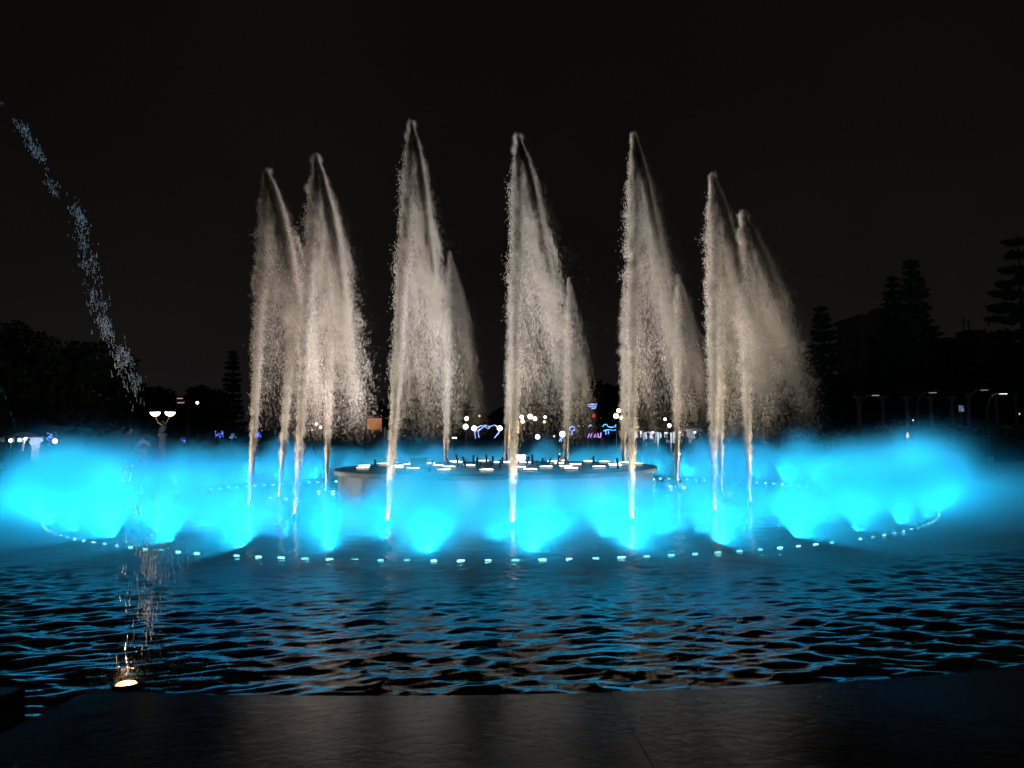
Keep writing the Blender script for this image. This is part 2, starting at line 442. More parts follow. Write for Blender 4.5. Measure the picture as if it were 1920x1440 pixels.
# ------------------------------------------------------------------ central platform with its lamps and nozzles
WARM = (1.0, 0.80, 0.58)
def platform():
    root = tag(empty('fountain_platform', FC), 'round grey platform with lit lamps and nozzles standing in the middle of the pool', 'platform')
    MB().lathe([(DECK_R - 0.12, -0.4), (DECK_R - 0.12, DECK_Z - 0.13)], n=96, closed_ends=False).build('drum_wall', M['concrete'], root, smooth=True)
    MB().lathe([(DECK_R - 0.14, DECK_Z - 0.12), (DECK_R, DECK_Z - 0.11), (DECK_R + 0.01, DECK_Z - 0.01), (DECK_R - 0.03, DECK_Z + 0.012),
                (DECK_R - 0.10, DECK_Z + 0.012), (DECK_R - 0.11, DECK_Z - 0.02)], n=96, closed_ends=False).build('edge_band', M['black_metal'], root)
    MB().lathe([(0.0, DECK_Z), (DECK_R - 0.105, DECK_Z)], n=96, closed_ends=False).build('deck', M['deck'], root)
    # flat round lamps: (photo px of the lamp's centre on the deck, radius m)
    gl = glow('warm_white_lens', (1.0, 0.86, 0.66), 7.0, 0.4, 9.0)
    lens = MB().lathe([(0.17, 0.0), (0.17, 0.035), (0.155, 0.05), (0.0, 0.052)], n=18).mesh('lamp_lens')
    ringm = MB().lathe([(0.20, 0.0), (0.20, 0.04), (0.172, 0.04), (0.172, 0.0)], n=18, closed_ends=False).mesh('lamp_collar')
    spots = [(683, 876), (680, 880), (713, 872), (745, 876), (745, 879), (765, 869), (766, 873), (775, 881), (806, 871), (820, 875), (838, 866), (842, 878),
             (832, 884), (857, 869), (880, 875), (905, 866), (912, 884), (932, 869), (948, 869), (976, 879), (994, 883), (985, 870), (1024, 878), (1036, 868),
             (1049, 871), (1061, 877), (1058, 866), (1079, 873), (1071, 881), (1152, 873), (1154, 876), (1123, 878), (1208, 872), (1175, 870), (1110, 867), (1140, 868)]
    dz = EYE - DECK_Z
    for px, py in spots:
        d = CAM_M.to_3x3() @ Vector(((px - 960) / F_PX, (720 - py) / F_PX, -1.0))
        p = CAM_M.translation + d * (dz / -d.z) - FC
        if p.to_2d().length > DECK_R - 0.4: p *= (DECK_R - 0.4) / p.to_2d().length
        lp = obj('lamp', lens, gl, root, loc=(p.x, p.y, DECK_Z + 0.004))
        obj('collar', ringm, M['black_metal'], lp)
    def nozzle(px, py, tilt, h=0.28):
        d = CAM_M.to_3x3() @ Vector(((px - 960) / F_PX, (720 - py) / F_PX, -1.0))
        p = CAM_M.translation + d * (dz / -d.z) - FC
        if p.to_2d().length > DECK_R - 0.3: p *= (DECK_R - 0.3) / p.to_2d().length
        o = MB().tube([(0, 0, 0), (tilt * h * 0.3, 0, h * 0.45), (tilt * h, 0, h)], [0.032, 0.03, 0.026], 8).build('nozzle', M['black_metal'], root, loc=(p.x, p.y, DECK_Z))
        return o
    for a in [(703, 876, 0), (737, 877, 0), (805, 885, .35), (843, 875, -.4), (859, 873, -.2), (873, 877, -.3), (888, 872, 0), (895, 878, 0), (912, 868, 0), (924, 873, 0),
              (942, 870, 0), (950, 868, 0), (966, 878, 0), (987, 880, .2), (998, 870, 0), (1007, 882, 0), (1015, 874, .2), (1028, 876, .3), (1045, 872, .3), (1051, 869, -.1),
              (1058, 876, .25), (1112, 868, .1), (1159, 879, -.1), (1190, 872, 0), (938, 881, 0), (901, 884, 0)]:
        nozzle(*a, h=random.uniform(0.2, 0.33))
    for px, py, w, h in ((785, 879, 0.40, 0.27), (975, 868, 0.34, 0.22)):
        d = CAM_M.to_3x3() @ Vector(((px - 960) / F_PX, (720 - py) / F_PX, -1.0))
        p = CAM_M.translation + d * (dz / -d.z) - FC
        if p.to_2d().length > DECK_R - 0.4: p *= (DECK_R - 0.4) / p.to_2d().length
        bxo = MB().box((0, 0, h / 2), (w, w * 0.8, h)).build('control_box', M['black_metal'], root, loc=(p.x, p.y, DECK_Z))
        MB().box((0, 0, h + 0.012), (w + 0.04, w * 0.8 + 0.04, 0.02)).build('lid', M['deck'], bxo)
    n = 12
    for i in range(n):
        a = 2 * math.pi * (i + 0.5) / n
        dx, dy = math.cos(a), math.sin(a)
        tint = (1.0, 0.80, 0.68) if dx < -0.3 else ((1.0, 0.84, 0.68) if dx > 0.5 else (1.0, 0.91, 0.82))
        lamp('deck_lamp', 'SPOT', (2.6 * dx, 2.6 * dy, DECK_Z + 0.12), 1800.0, tint, root, 0.15, aim=(dx * 0.62, dy * 0.62, 0.78), cone=R(100), blend=0.6)
platform()

# ------------------------------------------------------------------ tall water jets
def droplets(p, L, wd):
    """One small drop-shaped tetrahedron for each row of p."""
    n = len(p)
    a = rng.random(n) * 6.283
    v = np.empty((n, 4, 3), np.float32)
    for k in range(3):
        v[:, k, 0] = p[:, 0] + wd * np.cos(a + k * 2.094); v[:, k, 1] = p[:, 1] + wd * np.sin(a + k * 2.094); v[:, k, 2] = p[:, 2] - L
    tl = (rng.random((n, 2)) - 0.5) * 0.8
    v[:, 3, 0] = p[:, 0] + tl[:, 0] * L; v[:, 3, 1] = p[:, 1] + tl[:, 1] * L; v[:, 3, 2] = p[:, 2] + L
    b = (np.arange(n) * 4)[:, None, None]
    f = (np.array([[0, 2, 1], [0, 1, 3], [1, 2, 3], [2, 0, 3]])[None] + b).reshape(-1, 3)
    return v.reshape(-1, 3), f

JH = 7.4
def jet_meshes(seed):
    r = np.random.default_rng(seed)
    def wob(z, n=7, amp=1.0):
        o = np.zeros_like(z)
        for i in range(n): o += np.sin(z * r.uniform(1.5, 14) + r.uniform(0, 6.28)) / n
        return o * amp
    # rising column: narrow at the nozzle, widening as it breaks up, pointed at the head
    n = 36000
    z = JH * r.random(n) ** 1.06
    clump = np.clip(1 + 0.7 * wob(z * 2.2, 9), 0.5, 2.2)
    q = z / JH
    sg = (0.015 + 0.015 * np.minimum(z, 2.6) + 0.008 * np.maximum(z - 2.6, 0)) * clump * np.where(q > 0.8, np.clip((1.03 - q) / 0.22, 0.2, 1), 1)
    x = wob(z, 6, 0.05) * q + r.normal(0, 1, n) * sg
    y = r.normal(0, 1, n) * sg
    core = np.stack([x, y, np.clip(z + r.normal(0, 0.04, n), 0.02, None)], 1)
    # falling spray, carried to the side by the breeze
    n = 98000
    zs = JH * (1 - 0.09 * np.abs(r.normal(0, 1, n)))
    s = r.beta(1.05, 1.8, n)
    a = np.where(r.random(n) < 0.34, 0.92 + r.normal(0, 0.15, n), r.random(n))
    nc = 260                                               # streaks and clumps
    ci = (nc * r.random(n) ** 1.25).astype(int); pick = r.random(n) < 0.6
    ca = np.where(r.random(nc) < 0.45, 0.88 + r.normal(0, 0.16, nc), r.random(nc)); cs = r.beta(1.05, 1.7, nc); cw = r.uniform(0.006, 0.045, nc); ch = r.uniform(0.012, 0.085, nc)
    a = np.where(pick, ca[ci] + r.normal(0, 1, n) * cw[ci], a)
    s = np.where(pick, cs[ci] + r.normal(0, 1, n) * ch[ci], s); s = np.abs(s)
    zs = np.where(pick, JH * (1 - 0.04 * np.abs(np.sin(ci * 12.9898))), zs)
    halo = r.random(n) < 0.12
    a = np.where(halo, a + r.exponential(0.16, n), a)
    zz = zs - s * JH * 0.95
    fall = np.clip((JH - zz) / JH, 0, 1)
    x = a * 1.62 * fall ** 0.8 + r.normal(0, 1, n) * (0.02 + 0.02 * fall)
    y = r.normal(0, 1, n) * (0.03 + 0.22 * fall)
    ok = zz > 1.5 + 3.2 * r.random(n) ** 1.3
    spray = np.stack([x, y, zz], 1)[ok]; hs = np.where(halo, 0.42, 1.0)[ok]
    # ragged knots along the head and the upwind side
    n = 7000; nk = 74
    k = r.integers(0, nk, n); kz = JH * (1 - 0.55 * r.random(nk) ** 1.7); kx = -0.012 * (JH - kz) + r.normal(0, 0.04, nk) - 0.03
    kx = np.where(kz > JH * 0.95, r.normal(0.0, 0.04, nk), kx)
    head = np.stack([kx[k] + r.normal(0, .022, n), r.normal(0, .04, n), kz[k] + r.normal(0, .045, n)], 1)
    sp = np.concatenate([spray, head]); hs = np.concatenate([hs, np.full(n, 0.85)])
    out = []
    for nm, pts, l0, l1, w0, w1, sc in (('rising_column', core, .008, .020, .0036, .0064, 1.0), ('falling_spray', sp, .013, .034, .0055, .0100, hs)):
        v, f = droplets(pts, r.uniform(l0, l1, len(pts)) * sc, r.uniform(w0, w1, len(pts)) * sc)
        me = mesh_np(nm, v, f); me.materials.append(M['fine_spray' if nm == 'falling_spray' else 'column_spray']); out.append(me)
    return out

VAR = [jet_meshes(100 + i) for i in range(4)]
noz_me = MB().lathe([(0.11, -0.2), (0.10, 0.02), (0.06, 0.10), (0.035, 0.28), (0.028, 0.30)], n=12).mesh('jet_nozzle')
lens_me = MB().lathe([(0.055, 0.0), (0.055, 0.01), (0.04, 0.02), (0.0, 0.022)], n=12).mesh('jet_lamp_lens')
M['jet_lens'] = glow('jet_lens', (1.0, 0.90, 0.75), 4.0)
# base px, angle round the jet circle (0 = nearest the camera, + to the right), top px row, lean px, label
JETS = [
    (960, 0.0, 258, 12, 'tall white water jet rising in the middle, in front of the platform'),
    (1182, 22.5, 255, 6, 'tall white water jet in front of the right end of the platform'),
    (1337, 45.0, 330, -2, 'warm-lit water jet third from the right edge of the group, with ragged left side'),
    (1403, 67.5, 400, -10, 'rightmost water jet with a wide tan veil blowing right'),
    (1350, 96.0, 462, 0, 'thin water jet just right of the ragged jet, rising inside its veil'),
    (1268, 124.0, 518, 4, 'short bluish far water jet right of the platform end'),
    (1168, 141.0, 515, 4, 'short far water jet hugging the left side of the tall right-end jet'),
    (1060, 159.0, 523, 7, 'slim short water jet standing alone right of the middle jet'),
    (948, 180.0, 500, 14, 'far water jet directly behind the middle jet'),
    (835, -157.5, 475, 8, 'far water jet rising from a bright lamp behind the platform left half'),
    (728, -138.0, 495, 36, 'short far water jet behind the tallest jet'),
    (613, -114.0, 470, 10, 'thin far water jet in the gap left of the platform'),
    (525, -92.0, 455, 34, 'thin water jet second from the left of the group'),
    (470, -67.5, 322, 30, 'leftmost water jet with a broad pinkish head'),
    (555, -45.0, 294, 38, 'warm water jet third from the left with a pointed head'),
    (728, -22.5, 232, 44, 'tallest water jet, in front of the left end of the platform'),
]
for i, (bx, deg, ty, lean, lab) in enumerate(JETS):
    depth = FC.y - JET_R * math.cos(R(deg))
    b = W(bx, 900, depth); b.z = 0.0
    top = W(bx + lean, ty, depth)
    root = tag(empty('water_jet', b), lab, 'water jet', 'tall jets in a circle around the platform')
    h = top.z
    core, spray = VAR[(i * 3 + i // 4) % 4]
    wide = {470: 1.4, 1403: 1.4, 555: 1.15}.get(bx, random.uniform(0.75, 1.1))
    root.rotation_euler = (0, math.atan2(top.x - b.x, h), 0)
    for me, nm in ((core, 'rising_column'), (spray, 'falling_spray')):
        o = obj(nm, me, None, root, rz=R(random.uniform(-14, 14))); o['kind'] = 'stuff'
        o.scale = (wide if nm == 'falling_spray' else 1.0, 1.0, h / JH)
    nz = obj('nozzle', noz_me, M['steel'], root)
    for sx_ in ((-0.22, 0.22) if abs(deg) > 80 else ()):
        obj('lamp', lens_me, M['jet_lens'], root, loc=(sx_, -0.12, 0.02))
    inw = Vector((FC.x - b.x, FC.y - b.y, 0)).normalized()
    lp = -0.26 * inw
    lamp('jet_lamp', 'SPOT', (lp.x, lp.y, 0.10), 120.0, (1.0, 0.78, 0.50), root, 0.015, aim=(inw.x * 0.8, inw.y * 0.8, 1), cone=R(130), blend=0.5)
    lamp('jet_beam', 'SPOT', (lp.x, lp.y, 0.10), 520.0, (1.0, 0.80, 0.55), root, 0.015, aim=(inw.x * 0.06, inw.y * 0.06, 1), cone=R(32), blend=0.6)

# ------------------------------------------------------------------ falling stream and warm lamp in front
def near_stream():
    root = tag(empty('falling_stream', W(300, 1252, 5.6)), 'broken stream of drops falling from the upper left corner to the warm lamp', 'water stream')
    base = root.location.copy()
    path = [(-60, 60), (0, 178), (40, 240), (80, 300), (115, 370), (145, 440), (165, 510), (190, 570), (212, 630), (224, 680), (226, 735), (231, 790), (245, 880), (262, 960), (275, 1030), (285, 1100), (294, 1170), (300, 1250)]
    r = np.random.default_rng(5)
    P = np.array([W(x, y, 5.6) - base for x, y in path])
    cum = np.concatenate([[0], np.cumsum(np.linalg.norm(np.diff(P, axis=0), axis=1))])
    def at(t):
        return np.array([np.interp(t, cum, P[:, k]) for k in range(3)]).T
    T = cum[-1]
    pts, L, wd = [], [], []
    # loose bunches of drops; the lower part spreads into a sparse curtain
    t = 0.05
    while t < T:
        f = t / T
        side = 0.045 + 0.05 * f
        gapz = 0.60 < f < 0.80
        n = int(r.integers(30, 130)) if not gapz else int(r.integers(3, 14))
        c0 = at(np.array([t]))[0]
        c = c0 + np.array([r.normal(0, side * 0.7), r.normal(0, side * 0.4), 0])
        k = at(np.clip(t + r.normal(0, 0.045 + 0.03 * f, n), 0, T)) - c0
        rad = side * r.uniform(0.25, 0.6)
        q = c + k + np.stack([r.normal(0, rad, n), r.normal(0, rad, n), r.normal(0, 0.02, n)], 1)
        pts.append(q); L.append(r.uniform(0.005, 0.012 + 0.045 * f ** 1.5, n)); wd.append(r.uniform(0.0014, 0.0042, n))
        t += r.uniform(0.16, 0.38)
    n = 420                                                   # fine curtain near the water
    zz = 0.02 + 0.95 * r.random(n)
    q = np.stack([r.normal(-0.02, 0.075 + 0.05 * zz, n), r.normal(0, 0.12, n), zz - base.z], 1)
    pts.append(q); L.append(r.uniform(0.01, 0.06, n)); wd.append(r.uniform(0.0006, 0.0013, n))
    v, f = droplets(np.concatenate(pts), np.concatenate(L) * 0.9, np.concatenate(wd) * 1.9)
    o = obj('drops', mesh_np('drops', v, f), M['drops'], root); o['kind'] = 'stuff'
    # splash where it lands
    n = 500
    a = r.random(n) * 6.28; rr = np.abs(r.normal(0, 0.22, n))
    q = np.stack([rr * np.cos(a), rr * np.sin(a), np.abs(r.normal(0, 0.05, n)) + 0.01 - base.z], 1)
    v, f = droplets(q, r.uniform(.003, .008, n), r.uniform(.001, .0025, n))
    o = obj('splash', mesh_np('splash', v, f), M['spray'], root); o['kind'] = 'stuff'
near_stream()

def side_stream():
    root = tag(empty('falling_stream', W(34, 830, 9.0)), 'faint thin arc of water drops at the left edge in front of the dark tree', 'water stream')
    b = root.location.copy(); r = np.random.default_rng(9)
    path = [(-25, 700), (0, 725), (12, 745), (22, 775), (30, 805), (34, 830), (37, 870)]
    P = np.array([W(x, y, 9.0) - b for x, y in path])
    t = r.random(120) * (len(path) - 1); i0 = t.astype(int); fr = (t - i0)[:, None]
    q = P[i0] * (1 - fr) + P[np.minimum(i0 + 1, len(path) - 1)] * fr + r.normal(0, 0.008, (120, 3))
    v, f = droplets(q, r.uniform(.006, .02, 120), r.uniform(.0006, .0014, 120))
    o = obj('drops', mesh_np('drops', v, f), M['spray'], root); o['kind'] = 'stuff'
side_stream()

def pool_lamp():
    p = W(237, 1277, 5.35); p.z = -0.03
    root = tag(empty('pool_lamp', p), 'warm glowing lamp at the water edge under the falling stream', 'lamp')
    MB().lathe([(0.055, -0.05), (0.085, 0.02), (0.10, 0.05), (0.09, 0.052), (0.07, 0.03)], n=20, closed_ends=False).build('housing', M['black_metal'], root, smooth=True)
    MB().lathe([(0.072, 0.028), (0.06, 0.045), (0.03, 0.055), (0.0, 0.058)], n=20, closed_ends=False).build('lens', glow('amber_lens', (1.0, 0.55, 0.18), 6.0), root, smooth=True)
    MB().lathe([(0.094, 0.046), (0.074, 0.034)], n=20, closed_ends=False).build('halo_ring', glow('amber_halo', (1.0, 0.36, 0.07), 1.3), root)  # warm halo round the lens, put in as orange emission
    r = np.random.default_rng(77); n = 900
    q = r.normal(0, 1, (n, 3)) * np.array([.13, .10, .07]); q[:, 2] = np.abs(q[:, 2]) + .05
    v, f = droplets(q, r.uniform(.002, .006, n), r.uniform(.0006, .0016, n))
    obj('spatter', mesh_np('spatter', v, f), M['spray'], root)['kind'] = 'stuff'
    for s_ in (-1, 1):
        MB().box((s_ * 0.115, 0, 0.045), (0.035, 0.02, 0.012)).build('bracket', M['steel'], root)
    lamp('pool_lamp_light', 'SPOT', (0, 0, 0.09), 45.0, (1.0, 0.76, 0.52), root, 0.03, aim=(0.05, 0.05, 1), cone=R(90), blend=0.8)
    lamp('pool_lamp_beam', 'SPOT', (0, 0, 0.09), 420.0, (1.0, 0.84, 0.68), root, 0.03, aim=(-0.30, 0.07, 1), cone=R(36), blend=0.7)
pool_lamp()

# ------------------------------------------------------------------ trees
M['leaf'] = paint('night_foliage', (0.045, 0.07, 0.03), 0.7, var=0.5, scale=1.2)
M['needle'] = paint('conifer_needles', (0.03, 0.05, 0.028), 0.75, var=0.4, scale=1.0)
M['bark'] = paint('bark', (0.10, 0.075, 0.055), 0.9, scale=4.0, bump=0.4)

def leaf_tris(c, size, r, flat=0.6):
    n = len(c)
    a = r.normal(0, 1, (n, 3)); a /= np.linalg.norm(a, axis=1)[:, None]
    b = r.normal(0, 1, (n, 3)); b -= (a * b).sum(1)[:, None] * a; b /= np.linalg.norm(b, axis=1)[:, None]
    s = size * r.uniform(0.6, 1.3, n)[:, None]
    v = np.stack([c - a * s, c + b * s * flat, c + a * s, c - b * s * flat], 1)
    f = np.arange(n * 4).reshape(n, 4)
    return v.reshape(-1, 3), f

def broad_tree(px, top, base_w, depth, label, group, seed, n=5200):
    r = np.random.default_rng(seed)
    t = W(px, top, depth); b = Vector((t.x, depth, 0.12)); h = t.z - 0.12
    rx = base_w / 2 * depth / F_PX
    root = tag(empty('broadleaf_tree', b), label, 'tree', group)
    mb = MB(); mb.tube([(0, 0, -0.1), (0.1, 0, h * 0.2), (-0.05, 0, h * 0.42), (0, 0, h * 0.6)], [h * .04, h * .032, h * .024, h * .01], 8)
    for i in range(7):
        a = r.uniform(0, 6.28); e = Vector((math.cos(a) * rx * .55, math.sin(a) * rx * .55, h * r.uniform(.5, .8)))
        mb.tube([(0, 0, h * r.uniform(.2, .4)), e * 0.5 + Vector((0, 0, h * .12)), e], [h * .016, h * .011, h * .004], 6)
    mb.build('trunk', M['bark'], root)
    nc = 46
    cc = r.normal(0, 1, (nc, 3)); cc /= np.linalg.norm(cc, axis=1)[:, None]
    cc *= (r.random(nc) ** 0.4)[:, None]
    cc = cc * np.array([rx * .86, rx * .86, h * .36]) + np.array([0, 0, h * .60])
    cr = r.uniform(.10, .22, nc) * (rx + h * .36)
    k = r.integers(0, nc, n)
    d = r.normal(0, 1, (n, 3)); d /= np.linalg.norm(d, axis=1)[:, None]
    c = cc[k] + d * (cr[k] * r.random(n) ** 0.35)[:, None] * np.array([1, 1, .7])
    c[:, 2] = np.minimum(c[:, 2], h - 0.05)
    v, f = leaf_tris(c, max(0.12, depth * 0.0042), r)
    o = obj('crown', mesh_np('crown', v, f), M['leaf'], root); o['kind'] = 'stuff'
    return root

def pine(px, top, half_w, depth, label, seed, layers=26, gaps=False, clear=0.1):
    r = np.random.default_rng(seed)
    t = W(px, top, depth); b = Vector((t.x, depth, 0.12)); h = t.z - 0.12
    rx = half_w * depth / F_PX
    root = tag(empty('conifer_tree', b), label, 'tree', 'layered conifers beyond the pool')
    mb = MB(); mb.tube([(0, 0, -0.1), (0.02, 0, h * .5), (0, 0, h)], [h * .017, h * .011, .02], 8)
    pts = []
    for L in range(layers):
        q = clear + (1 - clear) * (L + r.uniform(-.2, .2)) / layers
        if gaps: q = clear + (1 - clear) * (L + 0.1 * r.normal()) / layers
        z0 = h * min(q, .99); ln = rx * (1 - q) ** (0.75 if not gaps else 0.5) * r.uniform(.82, 1.12) + 0.12
        for k in range(7 if not gaps else 6):
            a = 6.283 * (k + r.random()) / (7 if not gaps else 6); l = ln * r.uniform(.75, 1.1)
            ex, ey = math.cos(a) * l, math.sin(a) * l; up = l * (0.10 if not gaps else 0.06)
            mid = (ex * .5, ey * .5, z0 - l * .03); end = (ex, ey, z0 + up)
            mb.tube([(0, 0, z0), mid, end], [.05, .03, .012], 4)
            n = int((46 if not gaps else 120) * (l + .4) * (1.0 if not gaps else 1.0))
            u = r.random(n) ** 0.8 if not gaps else 0.25 + 0.75 * r.random(n) ** 0.7
            c = np.stack([ex * u, ey * u, z0 + np.where(u < .5, -l * .06 * u, up * (u - .5) * 2 - l * .03 * (1 - u))], 1)
            wdt = (0.10 + 0.10 * l * np.sin(np.pi * np.clip(u, 0, 1)))[:, None]
            c += r.normal(0, 1, (n, 3)) * wdt * np.array([.8, .8, .42 if not gaps else .40]) + np.array([0, 0, .05 if gaps else -.04])
            pts.append(c)
    mb.build('trunk', M['bark'], root)
    c = np.concatenate(pts)
    v, f = leaf_tris(c, 0.20, r, 0.35)
    o = obj('crown', mesh_np('crown', v, f), M['needle'], root); o['kind'] = 'stuff'

pine(1539, 568, 62, 60, 'small dark conifer nearest the jets on the right', 1, 22)
pine(1672, 513, 66, 61, 'shorter of the two touching dark conifers at the right', 2, 26)
pine(1707, 478, 74, 59, 'taller of the two touching dark conifers at the right', 3, 28)
pine(1908, 434, 84, 58, 'tall open conifer with separate flat branch layers at the right edge', 4, 12, True, 0.30)
pine(437, 650, 26, 66, 'slim dark tree just left of the leftmost jet', 5, 18)
BT = 'dark broadleaf trees around the plaza'
broad_tree(40, 598, 250, 52, 'largest black leafy tree at the left edge', BT, 21, 8000)
broad_tree(165, 640, 190, 54, 'black leafy tree behind the falling stream, right of the largest one', BT, 22, 6500)
broad_tree(275, 716, 130, 90, 'low dark tree behind the twin bowl lamps', BT, 23, 3500)
broad_tree(375, 722, 150, 95, 'low dark tree behind the tall lamp mast', BT, 24, 3500)
broad_tree(1610, 690, 150, 66, 'dark leafy tree between the small conifer and the conifer pair', BT, 25, 4500)
broad_tree(1800, 640, 190, 64, 'wide dark leafy tree right of the conifer pair', BT, 26, 6500)
broad_tree(1905, 632, 150, 63, 'dark leafy tree under the open conifer at the right edge', BT, 27, 5500)
broad_tree(1745, 690, 150, 62, 'dark leafy tree at the foot of the conifer pair', BT, 28, 4500)
broad_tree(1140, 712, 120, 90, 'dark tree top behind the blue light figures', BT, 29, 3000)
broad_tree(1030, 742, 170, 100, 'low dark tree behind the orange lamps', BT, 30, 3000)
broad_tree(800, 745, 190, 105, 'low dark tree behind the glowing heart arch', BT, 31, 3000)
broad_tree(620, 740, 190, 105, 'low dark tree behind the orange kiosk', BT, 32, 3000)
broad_tree(1320, 735, 190, 95, 'low dark tree behind the market stalls', BT, 33, 3000)
broad_tree(1460, 728, 150, 85, 'low dark tree behind the rightmost jet', BT, 34, 3000)

# ------------------------------------------------------------------ hedge, hills, far buildings
def hedge():
    r = np.random.default_rng(40)
    p0, p1 = W(1560, 800, 42), W(1990, 800, 40)
    n = 9000
    u = r.random(n); c = np.stack([p0.x + (p1.x - p0.x) * u, p0.y + (p1.y - p0.y) * u + r.uniform(-.5, .5, n), 0.12 + 1.75 * r.random(n) ** .7 * (1 + .06 * np.sin(u * 60))], 1)
    v, f = leaf_tris(c, 0.13, r)
    root = tag(empty('hedge', (p0 + p1) / 2), 'long clipped black hedge in front of the pergola at the right', 'hedge'); root.location.z = 0.12
    o = obj('foliage', mesh_np('foliage', v - np.array(root.location), f), M['leaf'], root); o['kind'] = 'stuff'
    MB().box((0, 0, 0.78), ((p1 - p0).length, 0.7, 1.5), math.atan2(p1.y - p0.y, p1.x - p0.x)).build('branch_core', M['needle'], root)
hedge()

def hill():
    r = np.random.default_rng(3); v, f = [], []
    xs = np.linspace(-330, 330, 120)
    for x in xs:
        h = 13 + 8 * math.sin(x * .017 + 1) + 4 * math.sin(x * .051) + 1.6 * math.sin(x * .19) + 1.0 * r.normal()
        for j, (dy, q) in enumerate(((0, 0), (30, .55), (60, .85), (95, 1.0), (160, .6))): v.append((x, 330 + dy, h * q + 0.1))
    for i in range(119):
        for j in range(4): f.append((i * 5 + j, (i + 1) * 5 + j, (i + 1) * 5 + j + 1, i * 5 + j + 1))
    tag(obj('hill', mesh_from('hill', v, f), M['leaf'], smooth=True), 'low dark wooded hills on the horizon', 'hill', kind='structure')
hill()

M['render_wall'] = paint('far_wall', (0.30, 0.29, 0.28), 0.85, scale=0.4)
M['win_dark'] = paint('dark_window', (0.02, 0.02, 0.025), 0.2)
def building(px0, px1, top, depth, label, masts=()):
    a, b = W(px0, top, depth), W(px1, top, depth)
    c = (a + b) / 2; w = b.x - a.x; h = c.z - 0.12
    root = tag(empty('building', (c.x, depth, 0.12)), label, 'building', 'distant buildings behind the trees')
    MB().box((0, 4, h / 2), (w, 8, h)).build('wall', M['render_wall'], root)
    rf = MB().box((0, 4, h + 0.25), (w + 0.5, 8.5, 0.5)).build('roof', M['render_wall'], root)
    MB().box((w * .2, 4, h + 1.2), (w * .25, 3, 1.4)).build('roof_shed', M['render_wall'], rf)
    nf = max(2, int(h / 3.4))
    pane = MB().box((0, 0, 0), (1.3, 0.1, 1.4)).mesh('window')
    for i in range(nf):
        for j in range(max(2, int(w / 3.2))):
            obj('window', pane, M['win_dark'], root, loc=((j + .5) * w / max(2, int(w / 3.2)) - w / 2, -0.03, 1.8 + i * (h - 2) / nf))
    for mx, mh in masts:
        MB().tube([(mx * w, 3, h + .5), (mx * w, 3, h + .5 + mh)], .07, 5).build('antenna', M['black_metal'], rf)
        MB().box((mx * w, 3, h + .5 + mh * .8), (mh * .4, .06, .06)).build('antenna_bar', M['black_metal'], rf)
building(1612, 1700, 596, 110, 'grey building block showing left of the conifer pair')
building(1755, 1895, 640, 105, 'low grey building with roof antennas between the conifers', ((-.32, 2.2), (.05, 3.4), (.12, 3.0), (.34, 1.8)))

# ------------------------------------------------------------------ lamps of the plaza
M['post'] = paint('lamp_post', (0.09, 0.09, 0.085), 0.5, 0.4)
M['grey_post'] = paint('grey_post', (0.11, 0.105, 0.10), 0.6, 0.1)
E_WARM = glow('warm_bowl', (1.0, 0.70, 0.42), 9.0)
E_ORANGE = glow('orange_globe', (1.0, 0.60, 0.25), 6.0)
E_WHITE = glow('white_globe', (0.90, 0.95, 1.0), 9.0)
E_DIM = glow('dim_globe', (0.85, 0.9, 1.0), 1.0)
E_BLUE = glow('blue_led', (0.12, 0.18, 1.0), 3.0, 0.5, 6.0)
E_ICE = glow('ice_led', (0.32, 0.45, 1.0), 1.6, 0.6, 3.0)
E_SKYBLUE = glow('sky_led', (0.08, 0.35, 1.0), 2.2, 0.5, 4.0)
E_VIOLET = glow('violet_led', (0.55, 0.28, 1.0), 1.4, 0.5, 4.0)
E_AMBERLED = glow('amber_led', (1.0, 0.42, 0.16), 2.2, 0.5, 4.0)
E_RED = glow('red_led', (1.0, 0.05, 0.06), 0.6)

def twin_bowl(px, py, sep, depth, label):
    t = W(px, py, depth); h = t.z; s = sep / 2 * depth / F_PX
    root = tag(empty('twin_lamp_post', (t.x, depth, 0.12)), label, 'street lamp')
    MB().tube([(0, 0, 0), (0, 0, h - .9)], [.07, .045], 8).build('pole', M['post'], root)
    MB().tube([(-s, 0, h - .32), (-s * .6, 0, h - .7), (0, 0, h - .85), (s * .6, 0, h - .7), (s, 0, h - .32)], .03, 6).build('arm', M['post'], root)
    for k in (-1, 1):
        o = MB().lathe([(.05, -.20), (.18, -.15), (.26, -.05), (.28, .03), (0.0, .05)], (k * s, 0, h - .12), 14).build('bowl', E_WARM, root, smooth=True)
        MB().lathe([(.30, .03), (.30, .06), (.12, .10), (0, .11)], (k * s, 0, h - .12), 14).build('cap', M['post'], o)
    lamp('bowl_light', 'POINT', (0, -.3, h), 60, (1, .7, .42), root, .2)
twin_bowl(305, 774, 28, 45, 'twin street lamp with two glowing warm bowls at the left')

